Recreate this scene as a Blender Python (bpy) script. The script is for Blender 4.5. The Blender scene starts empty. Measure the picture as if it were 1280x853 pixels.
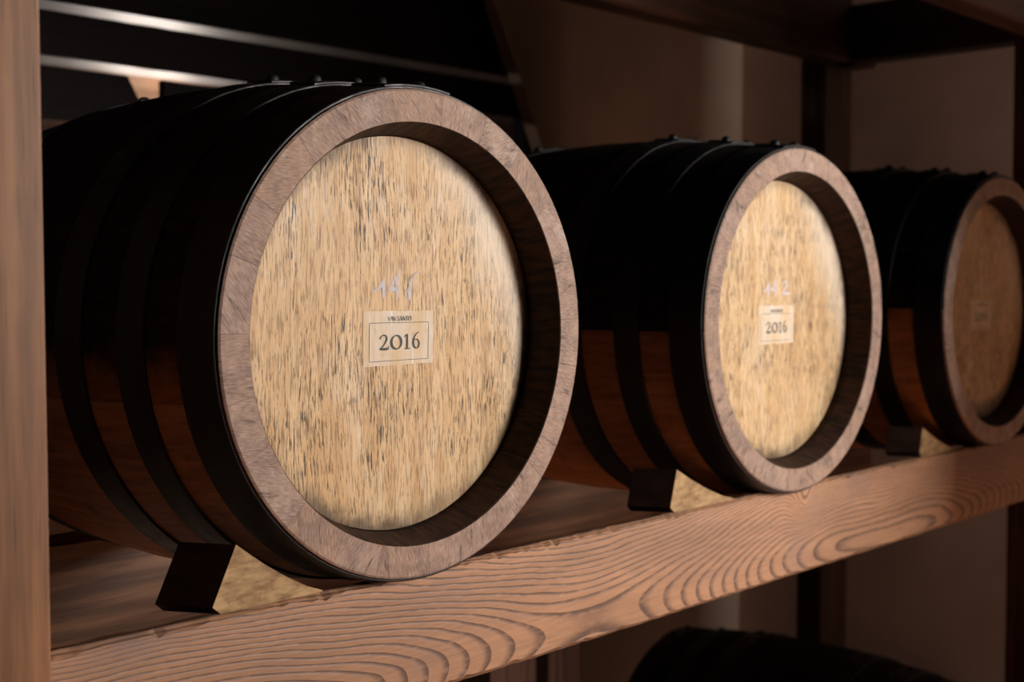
import bpy, bmesh, math, random
from mathutils import Vector, Matrix
random.seed(7)
PI = math.pi
S = bpy.context.scene
COL = S.collection

# ------------------------------------------------------------------ camera
F_PX, YAW, PITCH, ROLL = 1633.2, .8265, .0462, -.0018
CAM = Vector((-.8310, -.8762, .2727))
fw = Vector((math.sin(YAW)*math.cos(PITCH), math.cos(YAW)*math.cos(PITCH), -math.sin(PITCH)))
rt = Vector((math.cos(YAW), -math.sin(YAW), 0))
up = rt.cross(fw)
rt, up = rt*math.cos(ROLL)+up*math.sin(ROLL), up*math.cos(ROLL)-rt*math.sin(ROLL)
cd = bpy.data.cameras.new('camera')
cam = bpy.data.objects.new('camera', cd)
COL.objects.link(cam)
cam.matrix_world = Matrix((( rt.x, up.x, -fw.x, CAM.x), (rt.y, up.y, -fw.y, CAM.y),
                           ( rt.z, up.z, -fw.z, CAM.z), (0, 0, 0, 1)))
cd.sensor_width = 36
cd.lens = F_PX/1280*36
cd.clip_start = .02
cd.dof.use_dof = True
cd.dof.focus_distance = 1.19
cd.dof.aperture_fstop = 5.6
S.camera = cam

# ------------------------------------------------------------------ world, lights, exposure
w = bpy.data.worlds.new('world')
S.world = w
w.use_nodes = True
w.node_tree.nodes['Background'].inputs[0].default_value = (.75, .85, 1, 1)
w.node_tree.nodes['Background'].inputs[1].default_value = .6
S.view_settings.view_transform = 'Standard'
S.view_settings.look = 'None'
S.view_settings.exposure = 0
S.view_settings.gamma = 1
S.view_settings.use_curve_mapping = False
# daylight entering by the window in the front wall
ld = bpy.data.lights.new('window_daylight', 'AREA')
ld.shape = 'RECTANGLE'
ld.size, ld.size_y = .8, .9
ld.energy = 125
ld.color = (1, .955, .9)
lo = bpy.data.objects.new('window_daylight', ld)
COL.objects.link(lo)
lo.location = (1.88, -2.5, .7)
lo.rotation_euler = (PI/2, 0, 0)
# sun through the same window: a bright patch on the floor in front of the rack
sd = bpy.data.lights.new('sun', 'SUN')
sd.energy = 105
sd.angle = .01
sd.color = (1, .93, .82)
so = bpy.data.objects.new('sun', sd)
COL.objects.link(so)
so.rotation_euler = Vector((-1.0, 1.4, -2.13)).to_track_quat('-Z', 'Y').to_euler()

# ------------------------------------------------------------------ node helper
def lin(r, g, b):
    f = lambda c: ((c/255+.055)/1.055)**2.4 if c > 10 else c/255/12.92
    return (f(r), f(g), f(b), 1)

class NT:
    def __init__(s, name):
        s.m = bpy.data.materials.new(name)
        s.m.use_nodes = True
        s.t = s.m.node_tree
        s.b = s.t.nodes['Principled BSDF']
    def n(s, k, **kw):
        x = s.t.nodes.new(k)
        for a, v in kw.items():
            setattr(x, a, v)
        return x
    def put(s, sock, v):
        if isinstance(v, bpy.types.NodeSocket):
            s.t.links.new(v, sock)
        else:
            sock.default_value = v
    def coord(s, kind='Object'):
        return s.n('ShaderNodeTexCoord').outputs[kind]
    def rand(s):
        return s.n('ShaderNodeObjectInfo').outputs['Random']
    def math(s, op, a, b=0., c=0., clamp=False):
        x = s.n('ShaderNodeMath', operation=op, use_clamp=clamp)
        s.put(x.inputs[0], a); s.put(x.inputs[1], b); s.put(x.inputs[2], c)
        return x.outputs[0]
    def sep(s, v):
        x = s.n('ShaderNodeSeparateXYZ'); s.put(x.inputs[0], v); return x.outputs
    def comb(s, a, b, c):
        x = s.n('ShaderNodeCombineXYZ')
        for i, v in enumerate((a, b, c)): s.put(x.inputs[i], v)
        return x.outputs[0]
    def scale(s, v, sc, off=(0, 0, 0), rot=(0, 0, 0)):
        x = s.n('ShaderNodeMapping'); s.put(x.inputs[0], v); s.put(x.inputs[1], off); s.put(x.inputs[2], rot); s.put(x.inputs[3], sc)
        return x.outputs[0]
    def noise(s, v, sc=1., det=3., rough=.5, w=None):
        x = s.n('ShaderNodeTexNoise')
        if w is not None:
            x.noise_dimensions = '4D'; s.put(x.inputs['W'], w)
        s.put(x.inputs['Vector'], v); x.inputs['Scale'].default_value = sc
        x.inputs['Detail'].default_value = det; x.inputs['Roughness'].default_value = rough
        return x.outputs[0]
    def ss(s, v, lo, hi, a=0., b=1.):
        x = s.n('ShaderNodeMapRange', interpolation_type='SMOOTHSTEP')
        for i, q in enumerate((v, lo, hi, a, b)): s.put(x.inputs[i], q)
        return x.outputs[0]
    def mix(s, f, a, b, mode='MIX'):
        x = s.n('ShaderNodeMix', data_type='RGBA', blend_type=mode)
        s.put(x.inputs[0], f); s.put(x.inputs[6], a); s.put(x.inputs[7], b)
        return x.outputs[2]
    def bump(s, h, strength=.3, dist=.001):
        x = s.n('ShaderNodeBump'); x.inputs['Strength'].default_value = strength; x.inputs['Distance'].default_value = dist
        s.put(x.inputs['Height'], h); s.put(s.b.inputs['Normal'], x.outputs[0])
    def out(s, col, rough=.6, metal=0., spec=.5):
        s.put(s.b.inputs['Base Color'], col); s.put(s.b.inputs['Roughness'], rough)
        s.put(s.b.inputs['Metallic'], metal); s.put(s.b.inputs['Specular IOR Level'], spec)
        return s.m

# ------------------------------------------------------------------ materials
def mat_plaster(name, c):
    n = NT(name); v = n.coord()
    a = n.noise(v, 2.2, 4); b = n.noise(v, 60, 3)
    col = n.mix(n.ss(a, .35, .7), lin(*[x*.88 for x in c]), lin(*c))
    n.bump(b, .25, .002)
    return n.out(col, .9, 0, .2)

def mat_timber(name, light, dark, axis=0, rings=235., zc=-.105, cath=True, rough=.55):
    """sawn softwood; growth rings round a wandering pith give cathedral arches"""
    n = NT(name); v = n.coord()
    o = n.sep(v)
    x, y, z = (o[0], o[1], o[2]) if axis == 0 else ((o[2], o[1], o[0]) if axis == 2 else (o[1], o[0], o[2]))
    p = n.comb(x, y, z)
    wob = n.math('MULTIPLY', n.math('SUBTRACT', n.noise(n.scale(p, (3.4, 6, 13)), 1, 2), .5), .034)
    wob2 = n.math('MULTIPLY', n.math('SUBTRACT', n.noise(n.scale(p, (30, 60, 120)), 1, 2), .5), .0022)
    zz = n.math('ADD', n.math('ADD', n.math('SUBTRACT', z, zc), wob), wob2)
    if cath:
        c = n.math('COSINE', n.math('MULTIPLY', n.math('ADD', x, .42), 2*PI/1.4))
        g = n.math('MULTIPLY', n.math('SUBTRACT', .5, n.math('MULTIPLY', c, .5)), .09)
        g = n.math('ADD', g, n.math('ADD', y, -.02))
    else:
        g = n.math('ADD', n.math('MULTIPLY', x, .06), n.math('ADD', y, .03))
    d = n.math('SQRT', n.math('ADD', n.math('MULTIPLY', zz, zz), n.math('MULTIPLY', g, g)))
    if cath:
        kx = n.math('MULTIPLY', n.math('SUBTRACT', x, .735), 28); kz = n.math('MULTIPLY', n.math('ADD', z, .035), 38)
        kn = n.math('EXPONENT', n.math('MULTIPLY', n.math('ADD', n.math('MULTIPLY', kx, kx), n.math('MULTIPLY', kz, kz)), -1))
        d = n.math('ADD', d, n.math('MULTIPLY', kn, .028))
    ph = n.math('MULTIPLY', n.math('POWER', d, 1.55), rings*2.4)
    fr = n.math('FRACT', ph)
    line = n.math('MULTIPLY', n.ss(fr, .5, .92), n.ss(fr, 1., .95))
    fib = n.noise(n.scale(p, (16, 260, 420)), 1, 3, .6)
    pat = n.noise(n.scale(p, (4, 10, 18)), 1, 4)
    col = n.mix(n.ss(pat, .3, .75), lin(*light), lin(*[q*.86 for q in light]))
    col = n.mix(n.math('MULTIPLY', n.ss(fib, .35, .75), .38), col, lin(*[q*.62 for q in light]))
    brk = n.ss(n.noise(n.scale(p, (60, 90, 200)), 1, 2), .25, .55, .45, 1.)
    col = n.mix(n.math('MULTIPLY', n.math('MULTIPLY', line, brk), .82), col, lin(*dark))
    grey = n.noise(n.scale(p, (5, 5, 9), (3, 1, 7)), 1, 4)
    col = n.mix(n.ss(grey, .55, .82, 0., .6), col, lin(124, 102, 98))
    h = n.math('SUBTRACT', n.math('MULTIPLY', fib, .35), line)
    n.bump(h, .45, .0012)
    return n.out(col, rough, 0, .35)

def mat_flat_timber(name, light, dark, axis=0, sc=1., rough=.5):
    n = NT(name); v = n.coord(); o = n.sep(v)
    p = n.comb(*((o[0], o[1], o[2]) if axis == 0 else ((o[2], o[1], o[0]) if axis == 2 else (o[1], o[0], o[2]))))
    r = n.rand()
    wob = n.noise(n.scale(p, (4*sc, 9*sc, 9*sc)), 1, 3, .5, n.math('MULTIPLY', r, 30))
    a = n.noise(n.scale(p, (3*sc, 70*sc, 70*sc)), 1, 4, .6, n.math('ADD', n.math('MULTIPLY', r, 20), n.math('MULTIPLY', wob, 1.2)))
    b = n.noise(n.scale(p, (14*sc, 500*sc, 500*sc)), 1, 2, .5)
    col = n.mix(n.ss(a, .36, .66), lin(*dark), lin(*light))
    col = n.mix(n.ss(b, .55, .75, 0., .6), col, lin(*[q*.45 for q in dark]))
    kn = n.noise(n.scale(p, (5*sc, 12*sc, 12*sc), (2, 5, 1)), 1, 3)
    col = n.mix(n.ss(kn, .6, .8, 0., .55), col, lin(*[q*.6 for q in dark]))
    n.bump(a, .2, .001)
    return n.out(col, rough, 0, .35)

def mat_head():
    n = NT('oak_head'); v = n.coord(); o = n.sep(v); r = n.rand()
    w4 = n.math('MULTIPLY', r, 9)
    flow = n.math('MULTIPLY', n.math('SUBTRACT', n.noise(n.scale(v, (9, 1, 5)), 1, 2, .5, w4), .5), .02)
    p = n.comb(n.math('ADD', o[0], flow), o[1], o[2])
    a = n.noise(n.scale(p, (60, 1, 7)), 1, 3, .55, w4)
    col = n.mix(n.ss(a, .3, .7), lin(205, 162, 110), lin(229, 194, 148))
    pale = n.noise(n.scale(p, (14, 1, 6), (4, 0, 2)), 1, 4, .6)
    col = n.mix(n.ss(pale, .5, .75, 0., .55), col, lin(228, 207, 180))
    fine = n.noise(n.scale(p, (420, 1, 40)), 1, 3, .65)
    col = n.mix(n.ss(fine, .5, .6, 0., .6), col, lin(128, 90, 54))
    # open pores and short black weathering dashes along the grain
    por = n.noise(n.scale(p, (620, 1, 48), (0, 0, 3)), 1, 3, .62)
    mask = n.noise(n.scale(v, (11, 1, 8), (1, 0, 5)), 1, 3, .6, w4)
    thr = n.ss(mask, .32, .66, .67, .52)
    dash = n.ss(n.math('SUBTRACT', por, thr), 0., .03)
    col = n.mix(n.math('MULTIPLY', dash, .88), col, lin(44, 33, 24))
    wh = n.noise(n.scale(p, (300, 1, 26), (9, 0, 4)), 1, 3, .6)
    col = n.mix(n.math('MULTIPLY', n.ss(wh, .56, .68), n.ss(pale, .4, .7, .1, .75)), col, lin(232, 220, 206))
    blot = n.noise(n.scale(v, (26, 1, 22), (7, 0, 1)), 1, 5, .7)
    col = n.mix(n.ss(blot, .63, .74, 0., .45), col, lin(92, 78, 66))
    # whitish patch towards the upper right edge
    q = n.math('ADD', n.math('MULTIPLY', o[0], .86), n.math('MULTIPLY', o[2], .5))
    whitish = n.math('MULTIPLY', n.ss(n.math('ADD', q, n.math('MULTIPLY', n.noise(n.scale(v, (30, 1, 12)), 1, 4, .6), .05)), .125, .19), .62)
    col = n.mix(whitish, col, lin(236, 222, 204))
    # dirt ring of its own shape along the groove, mostly low down
    rad = n.math('SQRT', n.math('ADD', n.math('MULTIPLY', o[0], o[0]), n.math('MULTIPLY', o[2], o[2])))
    edge = n.math('MULTIPLY', n.ss(n.math('ADD', rad, n.math('MULTIPLY', n.noise(v, 45, 4, .65), .03)), .178, .2), n.ss(n.noise(v, 9, 2), .3, .6, .25, .9))
    col = n.mix(edge, col, lin(84, 62, 42))
    n.bump(n.math('SUBTRACT', n.math('MULTIPLY', fine, .3), n.math('ADD', dash, n.math('MULTIPLY', n.ss(por, .4, .7), .4))), .55, .0008)
    return n.out(col, .5, 0, .4)

def mat_endgrain():
    n = NT('oak_end_grain'); v = n.coord(); r = n.rand()
    ang = n.math('MULTIPLY', n.math('SUBTRACT', r, .5), 1.7)
    x = n.n('ShaderNodeVectorRotate', rotation_type='Y_AXIS'); n.put(x.inputs['Vector'], v); n.put(x.inputs['Angle'], ang)
    q = x.outputs[0]
    a = n.noise(n.scale(q, (1100, 60, 110)), 1, 3, .6)
    b = n.noise(v, 46, 4, .65, n.math('MULTIPLY', r, 40))
    c0 = n.mix(r, lin(174, 144, 128), lin(164, 128, 104))
    col = n.mix(n.ss(b, .35, .7), c0, lin(132, 104, 92))
    col = n.mix(n.ss(a, .45, .68, 0., .42), col, lin(206, 188, 174))
    col = n.mix(n.ss(a, .48, .3, 0., .5), col, lin(96, 70, 58))
    st = n.noise(n.scale(q, (140, 40, 24), (2, 3, 4)), 1, 5, .7, n.math('MULTIPLY', r, 17))
    col = n.mix(n.ss(st, .55, .68, 0., .7), col, lin(62, 48, 46))
    bl = n.noise(v, 17, 5, .7, n.math('MULTIPLY', r, 11))
    col = n.mix(n.ss(bl, .56, .72, 0., .6), col, lin(74, 58, 54))
    col = n.mix(n.ss(bl, .42, .3, 0., .4), col, lin(206, 190, 178))
    n.bump(a, .5, .0007)
    return n.out(col, .62, 0, .35)

def mat_inner():
    n = NT('wine_stained_inner_stave'); v = n.coord(); r = n.rand()
    a = n.noise(n.scale(v, (150, 30, 60)), 1, 4, .6, n.math('MULTIPLY', r, 30))
    col = n.mix(n.ss(a, .35, .65), lin(30, 18, 12), lin(64, 39, 23))
    n.bump(a, .4, .001)
    return n.out(col, .75, 0, .25)

def mat_stave():
    n = NT('oak_stave'); v = n.coord(); r = n.rand()
    a = n.noise(n.scale(v, (130, 9, 130)), 1, 4, .6, n.math('MULTIPLY', r, 30))
    col = n.mix(n.ss(a, .3, .7), lin(152, 93, 54), lin(196, 128, 78))
    col = n.mix(n.math('MULTIPLY', r, .45), col, lin(124, 74, 43))
    d = n.noise(v, 16, 5, .65)
    col = n.mix(n.ss(d, .55, .75, 0., .6), col, lin(52, 34, 24))
    n.bump(a, .35, .001)
    return n.out(col, .55, 0, .35)

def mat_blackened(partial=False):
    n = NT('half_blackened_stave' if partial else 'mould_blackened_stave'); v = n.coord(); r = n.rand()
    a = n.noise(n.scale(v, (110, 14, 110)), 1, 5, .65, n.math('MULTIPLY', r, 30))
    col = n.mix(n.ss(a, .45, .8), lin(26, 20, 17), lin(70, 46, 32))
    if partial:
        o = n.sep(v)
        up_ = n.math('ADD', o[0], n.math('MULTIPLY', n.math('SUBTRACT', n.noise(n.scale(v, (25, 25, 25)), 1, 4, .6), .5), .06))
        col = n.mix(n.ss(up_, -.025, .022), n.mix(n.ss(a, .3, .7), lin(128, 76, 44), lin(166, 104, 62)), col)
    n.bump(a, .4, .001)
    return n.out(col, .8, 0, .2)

def mat_iron():
    n = NT('black_hoop_iron'); v = n.coord()
    a = n.noise(v, 30, 5, .65); b = n.noise(v, 220, 3, .6)
    col = n.mix(n.ss(a, .4, .7), lin(26, 24, 27), lin(42, 37, 38))
    col = n.mix(n.ss(b, .6, .8, 0., .7), col, lin(84, 74, 68))
    n.bump(n.math('ADD', a, b), .3, .0008)
    return n.out(col, n.ss(a, .3, .7, .38, .6), .35, .5)

def mat_paper():
    n = NT('worn_label_paper'); v = n.coord()
    a = n.noise(n.scale(v, (60, 1, 16)), 1, 4, .65); b = n.noise(v, 90, 4, .7)
    st = n.noise(n.scale(v, (150, 1, 9), (3, 0, 0)), 1, 2)
    col = n.mix(n.ss(a, .38, .66), lin(224, 208, 190), lin(219, 188, 148))
    col = n.mix(n.ss(b, .55, .72, 0., .6), col, lin(204, 168, 122))
    col = n.mix(n.ss(st, .62, .7, 0., .8), col, lin(240, 232, 222))
    n.bump(b, .3, .0005)
    return n.out(col, .6, 0, .3)

def mat_plain(name, c, rough=.6, spot=None):
    n = NT(name); v = n.coord(); a = n.noise(v, 120, 3, .6)
    return n.out(n.mix(n.ss(a, .4, .7), lin(*c), lin(*(spot or [q*.8 for q in c]))), rough, 0, .3)

def mat_wedge():
    n = NT('pale_oak_chock'); v = n.coord(); r = n.rand()
    a = n.noise(n.scale(v, (45, 30, 130), (0, 0, 0), (0, .5, 0)), 1, 4, .6, n.math('MULTIPLY', r, 30))
    b = n.noise(v, 160, 3, .6)
    col = n.mix(n.ss(a, .3, .7), lin(132, 100, 66), lin(190, 156, 112))
    col = n.mix(n.ss(b, .55, .75, 0., .5), col, lin(96, 70, 44))
    n.bump(b, .3, .0006)
    return n.out(col, .7, 0, .3)

def mat_glow():
    n = NT('added_lamp_glass')
    n.b.inputs['Emission Color'].default_value = (1, .94, .86, 1)
    n.b.inputs['Emission Strength'].default_value = 6
    return n.out((.9, .88, .85, 1), .3)

M = dict(
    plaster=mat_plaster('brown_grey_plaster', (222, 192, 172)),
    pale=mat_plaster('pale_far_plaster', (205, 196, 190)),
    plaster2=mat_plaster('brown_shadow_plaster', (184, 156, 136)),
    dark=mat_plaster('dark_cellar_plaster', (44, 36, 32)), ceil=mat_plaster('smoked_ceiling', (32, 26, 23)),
    floor=mat_plaster('terracotta_floor', (140, 104, 82)),
    beam=mat_timber('front_beam_wood', (194, 144, 110), (74, 54, 48)),
    rear=mat_flat_timber('rear_beam_wood', (128, 91, 66), (84, 58, 43), 0),
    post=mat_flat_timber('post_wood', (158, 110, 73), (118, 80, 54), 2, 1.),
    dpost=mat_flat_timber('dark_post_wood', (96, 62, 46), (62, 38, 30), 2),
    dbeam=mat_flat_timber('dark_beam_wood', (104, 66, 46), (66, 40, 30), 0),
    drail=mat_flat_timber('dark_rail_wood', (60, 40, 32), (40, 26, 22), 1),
    board=mat_flat_timber('black_brown_board_wood', (30, 19, 17), (20, 13, 12), 0, 1., .95),
    panel=mat_flat_timber('tan_panel_wood', (150, 112, 86), (124, 90, 68), 0),
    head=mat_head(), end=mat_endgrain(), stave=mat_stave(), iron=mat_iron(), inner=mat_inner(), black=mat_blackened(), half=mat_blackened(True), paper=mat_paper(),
    ink=mat_plain('faded_green_black_ink', (66, 70, 66)), chalk=mat_plain('lavender_chalk', (214, 206, 214), .9, (196, 178, 168)),
    grey_top=mat_flat_timber('grey_beam_top', (132, 122, 112), (98, 88, 80), 0), chock_side=mat_flat_timber('dark_brown_chock_side', (62, 38, 28), (42, 26, 20), 1), wedge=mat_wedge(), glow=mat_glow(), frame=mat_plain('brown_window_frame', (92, 66, 48)),
    lamp_base=mat_plain('added_lamp_metal', (46, 42, 40), .4))

# ------------------------------------------------------------------ object helpers
def tag(o, label=None, cat=None, group=None, kind=None):
    for k, v in (('label', label), ('category', cat), ('group', group), ('kind', kind)):
        if v: o[k] = v
    return o

def empty(name, loc, label, cat, group=None):
    o = bpy.data.objects.new(name, None)
    o.empty_display_size = .1
    COL.objects.link(o)
    o.location = loc
    return tag(o, label, cat, group)

def mesh(name, verts, faces, mats, smooth=False, fmat=None):
    me = bpy.data.meshes.new(name)
    me.from_pydata(verts, [], faces)
    for m in (mats if isinstance(mats, (list, tuple)) else [mats]):
        me.materials.append(m)
    if fmat:
        me.polygons.foreach_set('material_index', fmat)
    bm = bmesh.new(); bm.from_mesh(me)
    bmesh.ops.recalc_face_normals(bm, faces=bm.faces[:])
    bm.to_mesh(me); bm.free()
    if smooth:
        for f in me.polygons: f.use_smooth = True
    me.update()
    return me

def put(name, me, parent=None, loc=(0, 0, 0), rot=(0, 0, 0)):
    o = bpy.data.objects.new(name, me)
    COL.objects.link(o)
    o.location = loc
    o.rotation_euler = rot
    if parent: o.parent = parent
    return o

def box_data(x0, x1, y0, y1, z0, z1):
    v = [(x, y, z) for x in (x0, x1) for y in (y0, y1) for z in (z0, z1)]
    return v, [(0, 1, 3, 2), (4, 6, 7, 5), (0, 4, 5, 1), (2, 3, 7, 6), (0, 2, 6, 4), (1, 5, 7, 3)]

def box(name, x0, x1, y0, y1, z0, z1, m, parent=None, bevel=0.):
    v, f = box_data(x0, x1, y0, y1, z0, z1)
    me = mesh(name, v, f, m)
    if bevel:
        bm = bmesh.new(); bm.from_mesh(me)
        bmesh.ops.bevel(bm, geom=bm.edges[:], offset=bevel, segments=2, affect='EDGES', profile=.6)
        bm.to_mesh(me); bm.free()
    return put(name, me, parent)

def boxes(name, bl, m, parent=None):
    V, F = [], []
    for b in bl:
        v, f = box_data(*b)
        F += [tuple(i+len(V) for i in q) for q in f]; V += v
    return put(name, mesh(name, V, F, m), parent)

def prism(poly, y0, y1):
    """XZ polygon extruded along Y"""
    k = len(poly)
    v = [(x, y0, z) for x, z in poly]+[(x, y1, z) for x, z in poly]
    f = [tuple(range(k)), tuple(range(2*k-1, k-1, -1))]+[(i, (i+1) % k, k+(i+1) % k, k+i) for i in range(k)]
    return v, f

def struct(o):
    return tag(o, kind='structure')

# ------------------------------------------------------------------ room shell
FZ, CZ = -1.28, 1.5
struct(box('floor', -2.7, 2.5, -2.7, 2.15, FZ-.1, FZ, M['floor']))
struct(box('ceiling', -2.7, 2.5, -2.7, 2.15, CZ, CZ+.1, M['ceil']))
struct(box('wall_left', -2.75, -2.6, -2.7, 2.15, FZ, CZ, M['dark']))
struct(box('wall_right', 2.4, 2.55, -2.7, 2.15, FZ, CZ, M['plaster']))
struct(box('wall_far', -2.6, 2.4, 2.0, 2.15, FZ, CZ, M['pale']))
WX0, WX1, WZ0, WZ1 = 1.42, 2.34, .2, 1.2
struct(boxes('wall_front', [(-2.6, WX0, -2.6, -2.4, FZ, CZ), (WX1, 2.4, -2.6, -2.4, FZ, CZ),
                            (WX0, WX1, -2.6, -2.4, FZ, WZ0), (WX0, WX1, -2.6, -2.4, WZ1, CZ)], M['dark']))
struct(boxes('window_1', [(WX0, WX0+.04, -2.5, -2.44, WZ0, WZ1), (WX1-.04, WX1, -2.5, -2.44, WZ0, WZ1),
                          (WX0+.04, WX1-.04, -2.5, -2.44, WZ0, WZ0+.04), (WX0+.04, WX1-.04, -2.5, -2.44, WZ1-.04, WZ1)], M['frame']))
# unseen wall stub, added so its edge ends the window light before the third barrel
struct(box('wall_light_blocker', 1.32, 2.235, -.95, -.85, FZ, CZ, M['plaster']))
# back wall with an arched opening whose right haunch leans inwards
arch = [(1.56, .45), (1.56, .53), (1.5315, .5895), (1.4885, .681), (1.3655, .9145), (1.25, 1.1), (1.05, 1.28), (.7, 1.4), (.2, 1.44),
        (-.3, 1.4), (-.65, 1.24), (-.84, .95), (-.9, .5), (-.9, .45)]
def ring_wall(hole, x0, x1, z0, z1, y0, y1):
    """flat wall with one opening, built as quads between the hole and the outer edge"""
    cx, cz = sum(p[0] for p in hole)/len(hole), sum(p[1] for p in hole)/len(hole)
    # walk the hole and the outer corners together by angle
    outer = []
    for x, z in hole:
        dx, dz = x-cx, z-cz
        t = min(((x1 if dx > 0 else x0)-cx)/dx if dx else 1e9, ((z1 if dz > 0 else z0)-cz)/dz if dz else 1e9)
        outer.append((cx+dx*t, cz+dz*t))
    H, O = [], []
    n = len(hole)
    corners = [(x1, z1), (x0, z1), (x0, z0), (x1, z0)]
    ang = lambda q: math.atan2(q[1]-cz, q[0]-cx)
    for i in range(n):
        H.append(hole[i]); O.append(outer[i])
        a, b = ang(outer[i]), ang(outer[(i+1) % n])
        for c in corners:
            if (ang(c)-a) % (2*PI) < (b-a) % (2*PI) and (ang(c)-a) % (2*PI) > 1e-6:
                H.append(hole[i]); O.append(c)
    m = len(H)
    V = [(x, y, z) for y in (y0, y1) for x, z in H+O]
    F = []
    for i in range(m):
        j = (i+1) % m
        for k, fl in ((0, 1), (2*m, 0)):
            q = [k+i, k+m+i, k+m+j] if H[i] == H[j] else [k+i, k+m+i, k+m+j, k+j]
            F.append(tuple(q))
        F.append((i, j, 2*m+j, 2*m+i)) if H[i] != H[j] else None
        F.append((m+i, 2*m+m+i, 2*m+m+j, m+j))
    return V, F
v, f = ring_wall(arch, -2.6, 2.4, FZ, CZ, 1.2, 1.235)
me = mesh('wall_back', v, f, M['plaster2'])
struct(put('wall_back', me))
struct(box('trim_1', -2.6, 2.4, 1.975, 2.0, FZ, .775, M['panel']))

# ------------------------------------------------------------------ timber rack
rack = empty('barrel_rack', (.7, .3, FZ), 'brown timber rack of posts and long beams carrying the barrels', 'rack')
OFF = Vector((-.7, -.3, -FZ))

def rack_part(o, label=None):
    o.parent = rack
    o.location = OFF
    if label: o['label'] = label
    return o

def rough_beam(name, x0, x1, y0, y1, z0, z1, m, n=150, jit=.0012, seed=1, bb=.004, bw=.004, top=None):
    """beam along X with softened, slightly chipped arrises"""
    rnd = random.Random(seed)
    b = .004
    V, F = [], []
    for i in range(n+1):
        x = x0+(x1-x0)*i/n
        j = [abs(rnd.gauss(0, jit)) for _ in range(4)]
        if rnd.random() < .07: j[0] += rnd.uniform(.002, .004)
        q = [(y0, z0+b+j[2]), (y0+b+j[2], z0), (y1-b, z0), (y1, z0+b), (y1, z1-bb), (y1-bw, z1), (y0+b+j[0]*1.3, z1), (y0, z1-b*.6-j[0])]
        V += [(x, a, c) for a, c in q]
    for i in range(n):
        for k in range(8):
            F.append((i*8+k, i*8+(k+1) % 8, i*8+8+(k+1) % 8, i*8+8+k))
    F += [tuple(range(8)), tuple(range(n*8+7, n*8-1, -1))]
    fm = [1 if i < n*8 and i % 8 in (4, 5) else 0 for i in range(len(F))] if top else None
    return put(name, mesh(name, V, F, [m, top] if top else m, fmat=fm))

BT = -.004
rack_part(rough_beam('front_beam', -.372, 2.05, .025, .08, -.125, BT, M['beam'], 300, bb=.016, bw=.047, top=M['grey_top']), 'brown beam with bold arched grain')  # top and rear slope of this beam are coloured grey
rack_part(rough_beam('rear_beam', -.47, 1.815, .482, .54, -.143, -.021, M['rear'], 60, seed=2))
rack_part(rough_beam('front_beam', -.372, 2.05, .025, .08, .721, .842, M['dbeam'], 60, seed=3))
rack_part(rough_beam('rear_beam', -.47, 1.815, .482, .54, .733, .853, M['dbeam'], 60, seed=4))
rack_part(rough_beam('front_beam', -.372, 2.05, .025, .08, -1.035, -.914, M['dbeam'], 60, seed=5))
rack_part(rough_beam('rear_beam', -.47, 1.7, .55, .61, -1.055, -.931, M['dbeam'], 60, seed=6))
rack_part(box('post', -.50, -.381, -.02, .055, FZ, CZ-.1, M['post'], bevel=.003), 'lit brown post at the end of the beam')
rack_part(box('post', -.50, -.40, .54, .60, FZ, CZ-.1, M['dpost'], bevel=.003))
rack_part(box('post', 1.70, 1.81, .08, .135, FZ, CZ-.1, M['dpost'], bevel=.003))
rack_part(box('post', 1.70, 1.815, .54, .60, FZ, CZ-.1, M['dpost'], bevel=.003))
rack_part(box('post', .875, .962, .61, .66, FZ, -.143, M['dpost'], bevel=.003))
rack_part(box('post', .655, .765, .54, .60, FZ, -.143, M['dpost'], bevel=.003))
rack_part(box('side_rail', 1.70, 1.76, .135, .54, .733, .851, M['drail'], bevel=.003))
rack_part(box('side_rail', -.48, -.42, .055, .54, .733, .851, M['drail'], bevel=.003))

# ------------------------------------------------------------------ barrels
R, B, L, HD = .225, .252, .62, .036
RI, RH = .1943, .1828

def ro(y):
    u = (y-L/2)/(L/2)
    return R+(B-R)*max(0, 1-u*u)**1.25

def stave_mesh(width):
    """a stave at angle 0 (top of the barrel): X tangential, Y along, Z radial"""
    half = width/2
    ysf = [.0, .0012, .014, .026, .036, .046, .055, .1, .15, .2, .25, .31]
    ys = ysf+[L-y for y in ysf[-2::-1]]
    na = 4
    V, F, FM = [], [], []
    def ring(r, y, gap):
        h = half-gap/r
        out = []
        for k in range(na+1):
            a = -h+2*h*k/na
            out.append((r*math.sin(a), y, r*math.cos(a)))
        return out
    rows = []
    for y in ys:
        e = min(y, L-y)
        o_ = ro(y)
        if e < .0006: o_ -= .0022
        elif e < .002: o_ -= .0004
        if e < HD: i_ = RI+(RH-RI)*e/HD
        elif e < .05: i_ = .1855
        else: i_ = o_-.033
        if e < .0006: i_ += .0008
        top = ring(o_, y, .00012); bot = ring(i_, y, .00012)
        rows.append((len(V), len(V)+na+1)); V += top+bot
    for j in range(len(ys)-1):
        t0, b0 = rows[j]; t1, b1 = rows[j+1]
        for k in range(na):
            F.append((t0+k, t0+k+1, t1+k+1, t1+k)); FM.append(0)
            F.append((b0+k, b1+k, b1+k+1, b0+k+1)); FM.append(2)
        F.append((t0, t1, b1, b0)); FM.append(0)
        F.append((t0+na, b0+na, b1+na, t1+na)); FM.append(0)
    for j in (0, len(ys)-1):
        t0, b0 = rows[j]
        for k in range(na):
            F.append((t0+k, b0+k, b0+k+1, t0+k+1)); FM.append(1)
    # the worn arris belongs to the end grain too
    FM[0] = FM[2] = FM[4] = FM[6] = 1
    return mesh('stave', V, F, [M['stave'], M['end'], M['inner']], fmat=FM)

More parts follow.
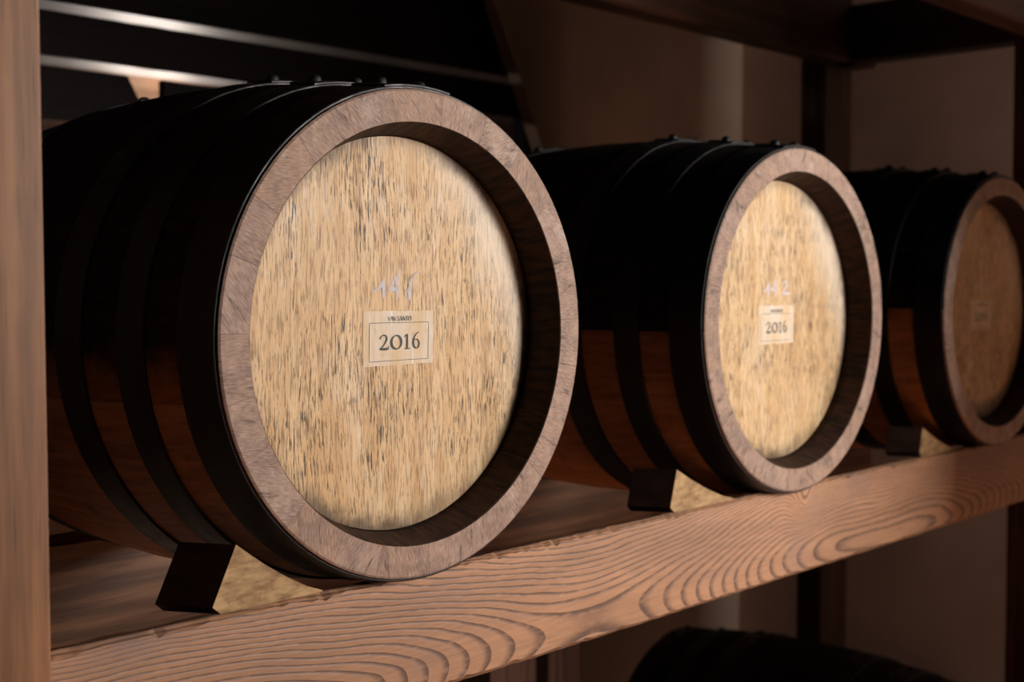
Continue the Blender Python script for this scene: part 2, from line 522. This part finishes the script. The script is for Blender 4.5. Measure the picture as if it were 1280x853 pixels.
WID = [15, 13.5, 17, 14, 18, 12.5, 16, 15, 13, 17.5, 14, 16.5, 13, 15.5, 18, 12.5, 14.5, 16, 13.5, 17, 15, 14, 16]
tot = sum(WID); WID = [x*2*PI/tot*1 for x in WID]
smesh = {}
for wd in WID:
    k = round(wd, 5)
    if k not in smesh: smesh[k] = stave_mesh(wd)

def head_boards():
    cuts = [-.1845, -.118, -.045, .032, .105, .1845]
    out = []
    r = .1845
    for i in range(5):
        a, b = cuts[i]+.0001, cuts[i+1]-.0001
        n = 14
        xs = [a+(b-a)*k/n for k in range(n+1)]
        h = lambda x: math.sqrt(max(1e-8, r*r-x*x))
        poly = [(x, -h(x)) for x in xs]+[(x, h(x)) for x in xs[::-1]]
        v, f = prism(poly, 0, .02)
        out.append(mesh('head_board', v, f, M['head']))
    return out
hmesh = head_boards()

def hoop_mesh(y0, y1, n=120):
    """riveted iron band that follows the stave curve, its ends lapped at the top"""
    ys = [y0, y0+.0008, (y0+y1)/2, y1-.0008, y1]
    V, F = [], []
    lap0, lap1 = -.19, .17
    def band(a0, a1, r_in, th, n, close):
        base = len(V)
        for k in range(n+(0 if close else 1)):
            a = a0+(a1-a0)*k/n
            s, c = math.sin(a), math.cos(a)
            prof = [(ro(y)+r_in+(th if 0 < i < 4 else th*.6), y) for i, y in enumerate(ys)]+[(ro(y)+r_in, y) for y in ys[::-1]]
            V.extend((r*s, y, r*c) for r, y in prof)
        m = n if close else n
        for k in range(m):
            k2 = (k+1) % n if close else k+1
            for q in range(10):
                F.append((base+k*10+q, base+k*10+(q+1) % 10, base+k2*10+(q+1) % 10, base+k2*10+q))
        if not close:
            F.append(tuple(base+q for q in range(10))); F.append(tuple(base+n*10+9-q for q in range(10)))
    band(0, 2*PI, .0002, .0021, n, True)
    band(lap0, lap1, .0023, .002, 12, False)
    return mesh('hoop', V, F, M['iron'])

HOOPS = [(.0035, .048), (.089, .125), (.174, .214)]
HOOPS += [(L-b, L-a) for a, b in HOOPS[::-1]]
hoopm = [hoop_mesh(*h) for h in HOOPS]

def rivet_mesh():
    V, F = [], []
    n = 10
    for rr, z in ((.0066, -.001), (.0066, .0022), (.0052, .0046), (.0024, .0058)):
        V += [(rr*math.cos(2*PI*k/n), rr*math.sin(2*PI*k/n), z) for k in range(n)]
    for j in range(3):
        for k in range(n):
            F.append((j*n+k, j*n+(k+1) % n, j*n+n+(k+1) % n, j*n+n+k))
    F.append(tuple(range(3*n, 4*n)))
    return mesh('rivet', V, F, M['iron'], True)
rivm = rivet_mesh()

# ---- lettering as flat ribbons (u to the right, v down, label units)
def ribbon(V, F, pts, wid, y, closed=False):
    n = len(pts)
    ws = wid if isinstance(wid, (list, tuple)) else [wid]*n
    base = len(V)
    y -= .000012*(1+sum(1 for q in V[::7]) % 12)   # strokes lie one on another
    for i in range(n):
        a = pts[(i-1) % n] if (closed or i > 0) else pts[i]
        b = pts[(i+1) % n] if (closed or i < n-1) else pts[i]
        dx, dz = b[0]-a[0], b[1]-a[1]
        l = math.hypot(dx, dz) or 1
        nx, nz = -dz/l*ws[i]/2, dx/l*ws[i]/2
        V += [(pts[i][0]+nx, y, pts[i][1]+nz), (pts[i][0]-nx, y, pts[i][1]-nz)]
    for i in range(n if closed else n-1):
        a, b = base+2*i, base+2*((i+1) % n)
        F.append((a, a+1, b+1, b))

def arc(cx, cz, rx, rz, a0, a1, n=16):
    return [(cx+rx*math.cos(math.radians(a0+(a1-a0)*k/n)), cz+rz*math.sin(math.radians(a0+(a1-a0)*k/n))) for k in range(n+1)]

LW, LH = .089, .0515
U = lambda u, v: ((u-377.5)*LW/575, -(v-590)*LH/430)

def prints():
    k = LW/575
    V, F = [], []
    T = lambda pts: [U(*q) for q in pts]
    def rib(pts, w): ribbon(V, F, T(pts), [x*k for x in w] if isinstance(w, (list, tuple)) else w*k, 0)
    # 2
    top = [(222, 598), (226, 582), (238, 570), (252, 567), (266, 572), (274, 586), (273, 602), (262, 626), (244, 652), (222, 674)]
    rib(top, [15, 9, 7, 8, 12, 17, 18, 13, 9, 8])
    rib([(216, 675), (240, 676), (272, 676), (286, 674), (291, 652)], [12, 15, 15, 12, 4])
    # round 0
    n = 32
    pts = [(353+40*math.cos(2*PI*i/n), 626+53*math.sin(2*PI*i/n)) for i in range(n)]
    ribbon(V, F, T(pts), [(7+14*abs(math.cos(2*PI*i/n+.25))**1.5)*k for i in range(n)], 0, True)
    # 1
    rib([(442, 566), (442, 680)], 17)
    rib([(418, 586), (430, 576), (446, 566)], [5, 9, 10])
    rib([(418, 680), (466, 680)], 7)
    # 6
    rib([(541, 553), (522, 562), (505, 582), (495, 610), (492, 640), (498, 664), (514, 680)], [5, 8, 12, 16, 18, 16, 8])
    ring = [(515+26*math.cos(2*PI*i/n), 645+36*math.sin(2*PI*i/n)) for i in range(n)]
    ribbon(V, F, T(ring), [(6+10*max(0, math.cos(2*PI*i/n))**1.2)*k for i in range(n)], 0, True)
    year = mesh('year_print', V, F, M['ink'])
    V, F = [], []
    t = 3.2*k
    for a, b in (((140, 470), (625, 474)), ((625, 474), (618, 768)), ((618, 768), (134, 770)), ((134, 770), (140, 470))):
        ribbon(V, F, T([a, b]), t, 0)
    bord = mesh('border_print', V, F, M['ink'])
    V, F = [], []
    g = {'V': [((0, 0), (.5, 1), 1), ((.5, 1), (1, 0), .5)], 'I': [((.5, 0), (.5, 1), 1)],
         'N': [((.1, 0), (.1, 1), .5), ((.1, 0), (.9, 1), 1), ((.9, 1), (.9, 0), .5)],
         'A': [((0, 1), (.5, 0), .5), ((.5, 0), (1, 1), 1), ((.22, .62), (.78, .62), .5)],
         'T': [((.5, 0), (.5, 1), 1), ((0, .04), (1, .04), .6)]}
    x = 286
    for ch, wd in zip('VIN SANTO', (27, 13, 26, 8, 18, 27, 26, 22, 27)):
        if ch in g:
            for a, b, s in g[ch]:
                rib([(x+a[0]*wd*.86, 422+a[1]*36), (x+b[0]*wd*.86, 422+b[1]*36)], 5.5*s)
        elif ch == 'S':
            rib([(x+14, 427), (x+8, 423), (x+2, 428), (x+3, 435), (x+9, 440), (x+14, 447), (x+13, 454), (x+7, 458), (x+1, 454)], [3, 3, 4, 5, 5.5, 5, 4, 3, 3])
        elif ch == 'O':
            ribbon(V, F, T([(x+12+11*math.cos(2*PI*i/18), 440+18*math.sin(2*PI*i/18)) for i in range(18)]),
                   [(2+4*abs(math.cos(2*PI*i/18)))*k for i in range(18)], 0, True)
        x += wd
    name = mesh('name_print', V, F, M['ink'])
    return year, bord, name
yearm, bordm, namem = prints()

def label_mesh():
    rnd = random.Random(4)
    pts = []
    def side(a, b, n):
        for i in range(n):
            t = i/n
            pts.append((a[0]+(b[0]-a[0])*t+rnd.uniform(-3, 3), a[1]+(b[1]-a[1])*t+rnd.uniform(-3, 3)))
    side((92, 378), (664, 384), 14); side((664, 384), (660, 804), 10); side((660, 804), (86, 806), 14); side((86, 806), (92, 378), 10)
    poly = [U(*q) for q in pts]
    v, f = prism(poly, -.0003, 0)
    return mesh('paper_label', v, f, M['paper'])
labm = label_mesh()

def chalk_mesh(third):
    V, F = [], []
    k = LW/575
    T = lambda pts: [U(*q) for q in pts]
    def rib(pts, w): ribbon(V, F, T(pts), [x*k*1.45 for x in w], 0)
    rib([(172, 228), (205, 212), (235, 180), (254, 128)], [14, 12, 12, 10])
    rib([(255, 130), (252, 180), (256, 235), (250, 278)], [14, 18, 15, 9])
    rib([(352, 110), (335, 150), (308, 200), (300, 215)], [8, 14, 16, 10])
    rib([(300, 214), (335, 210), (378, 206)], [10, 18, 14])
    rib([(362, 108), (358, 160), (366, 215), (356, 288)], [8, 16, 20, 9])
    if third == 1:
        rib([(462, 296), (466, 230), (476, 150), (484, 128)], [9, 24, 18, 12])
        rib([(484, 130), (510, 92), (556, 66)], [10, 8, 5])
        rib([(436, 210), (452, 222), (464, 240)], [8, 12, 8])
    elif third == 2:
        rib([(470, 150), (500, 118), (540, 122), (548, 160), (520, 210), (478, 250)], [8, 14, 16, 18, 16, 12])
        rib([(478, 250), (530, 246), (590, 254)], [12, 18, 12])
    else:
        rib([(468, 132), (510, 118), (536, 140), (524, 178), (494, 194)], [8, 14, 16, 16, 10])
        rib([(494, 194), (532, 206), (546, 240), (520, 276), (474, 280)], [10, 14, 16, 14, 8])
    return mesh('chalk_mark', V, F, M['chalk'])

def barrel(loc, roll, label, rz=0., lab=None, third=None, seed=0, mould=.02, soft=False):
    e = empty('wine_barrel', loc, label, 'barrel', 'oak barrels on the rack')
    e.rotation_euler.z = rz
    a = roll
    for wd in WID:
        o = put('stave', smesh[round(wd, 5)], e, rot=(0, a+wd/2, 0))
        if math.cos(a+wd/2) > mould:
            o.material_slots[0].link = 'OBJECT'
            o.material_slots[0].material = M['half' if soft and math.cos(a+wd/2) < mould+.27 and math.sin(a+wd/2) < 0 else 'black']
        a += wd
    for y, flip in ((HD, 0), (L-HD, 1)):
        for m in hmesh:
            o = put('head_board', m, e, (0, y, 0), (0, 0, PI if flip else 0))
    rnd = random.Random(seed)
    for i, m in enumerate(hoopm):
        h = put('hoop', m, e, rot=(0, rnd.uniform(-.05, .05) if i else 0, 0))
        y = sum(HOOPS[i])/2
        sl = math.atan2(ro(y+.01)-ro(y-.01), .02)
        for an in (-.125, .085):
            r = ro(y)+.0042
            rv = put('rivet', rivm, h, (r*math.sin(an), y, r*math.cos(an)), (0, an, 0))
    if lab:
        p = put('paper_label', labm, e, (lab[0], HD-.0001, lab[1]))
        tag(p, 'worn paper label printed VIN SANTO 2016')
        for nm, m in (('year_print', yearm), ('border_print', bordm), ('name_print', namem)):
            put(nm, m, p, (0, -.0005, 0))
        c = put('chalk_mark', chalk_mesh(third), e, (lab[0], HD-.0003, lab[1]))
        tag(c, 'pale chalk number')
    return e

Z1, Z2 = .2228, .2195
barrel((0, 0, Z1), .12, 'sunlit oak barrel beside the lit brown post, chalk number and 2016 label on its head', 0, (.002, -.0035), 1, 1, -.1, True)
barrel((.69, .006, Z2), .31, 'sunlit oak barrel between two others on the middle shelf, 2016 label on its head', 0, (-.006, -.0055), 2, 2)
barrel((1.35, .008, Z2), -.17, 'shaded oak barrel at the dark end of the middle shelf, beside the end posts', 0, (-.004, -.0055), 3, 3)
barrel((1.375, .075, -.68), .4, 'black-looking barrel lying on the shelf below the others, only its top seen', 0, None, None, 4)

# ------------------------------------------------------------------ chocks
def chock(bx, bz, base, apex, tip, h, by, zt, label):
    """skew-cut wedge block with its slope towards the barrel"""
    y0, dep, skew = .03, .045, -.026
    n = 6   # slightly hollow slope towards the barrel
    top = [(apex+(tip-apex)*k/n, max(.0015, h*(1-k/n)-.004*math.sin(PI*k/n))) for k in range(n+1)]
    poly = [(base+.008, 0), (base, .007)]+top+[(tip+.001, 0)]
    k = len(poly)
    v = [(x, 0, z) for x, z in poly]+[(x+(skew if i < 3 else skew*.3), dep, z) for i, (x, z) in enumerate(poly)]
    f = [tuple(range(k)), tuple(range(2*k-1, k-1, -1))]+[(i, (i+1) % k, k+(i+1) % k, k+i) for i in range(k)]
    me = mesh('wooden_chock', v, f, [M['wedge'], M['chock_side']], fmat=[0]+[1]*(len(f)-1))  # pale front face, dark brown on all other faces
    bm = bmesh.new(); bm.from_mesh(me)
    bmesh.ops.triangulate(bm, faces=[q for q in bm.faces if len(q.verts) > 4])
    bm.to_mesh(me); bm.free()
    return tag(put('wooden_chock', me, None, (bx, by+y0, zt)), label, 'wedge', 'chocks under the barrels')

names = ['sunlit barrel beside the lit post', 'barrel between two others', 'shaded barrel at the dark end']
for (bx, bz, bs, ap, tip, h), nm in zip(((0, Z1, -.213, -.189, -.098, .056), (.69, Z2, -.26, -.247, -.125, .051), (1.35, Z2, -.259, -.25, -.13, .047)), names):
    chock(bx, bz, bs, ap, tip, h, 0, BT, 'pale wedge-shaped wooden chock under the '+nm)
chock(1.375, -.68, -.22, -.2, -.1, .056, .0, -.914, 'wooden chock under the barrel on the lowest shelf')

# ------------------------------------------------------------------ dark boards and added lamp beyond the arch
sp = empty('board_partition', (.7, 1.31, FZ), 'dark horizontal board partition with narrow lit slits beyond the arch', 'partition')
def sboard(name, poly, y0, y1, m='board'):
    v, f = prism(poly, y0, y1)
    o = put(name, mesh(name, v, f, M[m]), sp)
    o.location = (-.7, -1.31, -FZ)
    return o
rect = lambda a, b, c, d: [(a, c), (b, c), (b, d), (a, d)]
sboard('board', rect(-.7, 1.75, .772, 1.2), 1.3, 1.318)
sboard('board', rect(-.7, 1.75, .674, .751), 1.3, 1.318)
sboard('board', [(-.7, .562), (.535, .562), (.502, .618), (.483, .653), (-.7, .653)], 1.3, 1.318)
sboard('board', rect(.559, 1.05, .562, .653), 1.3, 1.318)
sboard('upright', rect(-.4, -.34, FZ, 1.2), 1.318, 1.36)
sboard('upright', rect(1.6, 1.66, FZ, 1.2), 1.318, 1.36)
sboard('batten', rect(.92, .97, .565, .745), 1.318, 1.34)
sc = empty('added_lamp', (.97, 1.975, .85), 'small round lamp added on the far wall to light the slits', 'lamp')  # unseen lamp, added to brighten the far wall behind the slits
def lathe(prof, n=24):
    V, F = [], []
    for r, y in prof:
        V += [(r*math.cos(2*PI*k/n), y, r*math.sin(2*PI*k/n)) for k in range(n)]
    for j in range(len(prof)-1):
        for k in range(n):
            F.append((j*n+k, j*n+(k+1) % n, j*n+n+(k+1) % n, j*n+n+k))
    F += [tuple(range(n)), tuple(range(len(prof)*n-1, len(prof)*n-n-1, -1))]
    return V, F
v, f = lathe([(.045, .025), (.045, .01), (.038, .002), (.03, 0)])
put('base', mesh('base', v, f, M['lamp_base'], True), sc)
v, f = lathe([(.028, 0), (.032, -.012), (.03, -.03), (.02, -.042), (.006, -.046)])
put('globe', mesh('globe', v, f, M['glow'], True), sc)
pl = bpy.data.lights.new('added_lamp_light', 'POINT')  # point light of the added lamp
pl.energy = 2.2
pl.shadow_soft_size = .03
pl.color = (1, .95, .9)
po = bpy.data.objects.new('added_lamp_light', pl)
COL.objects.link(po)
po.parent = sc
po.location = (0, -.085, 0)
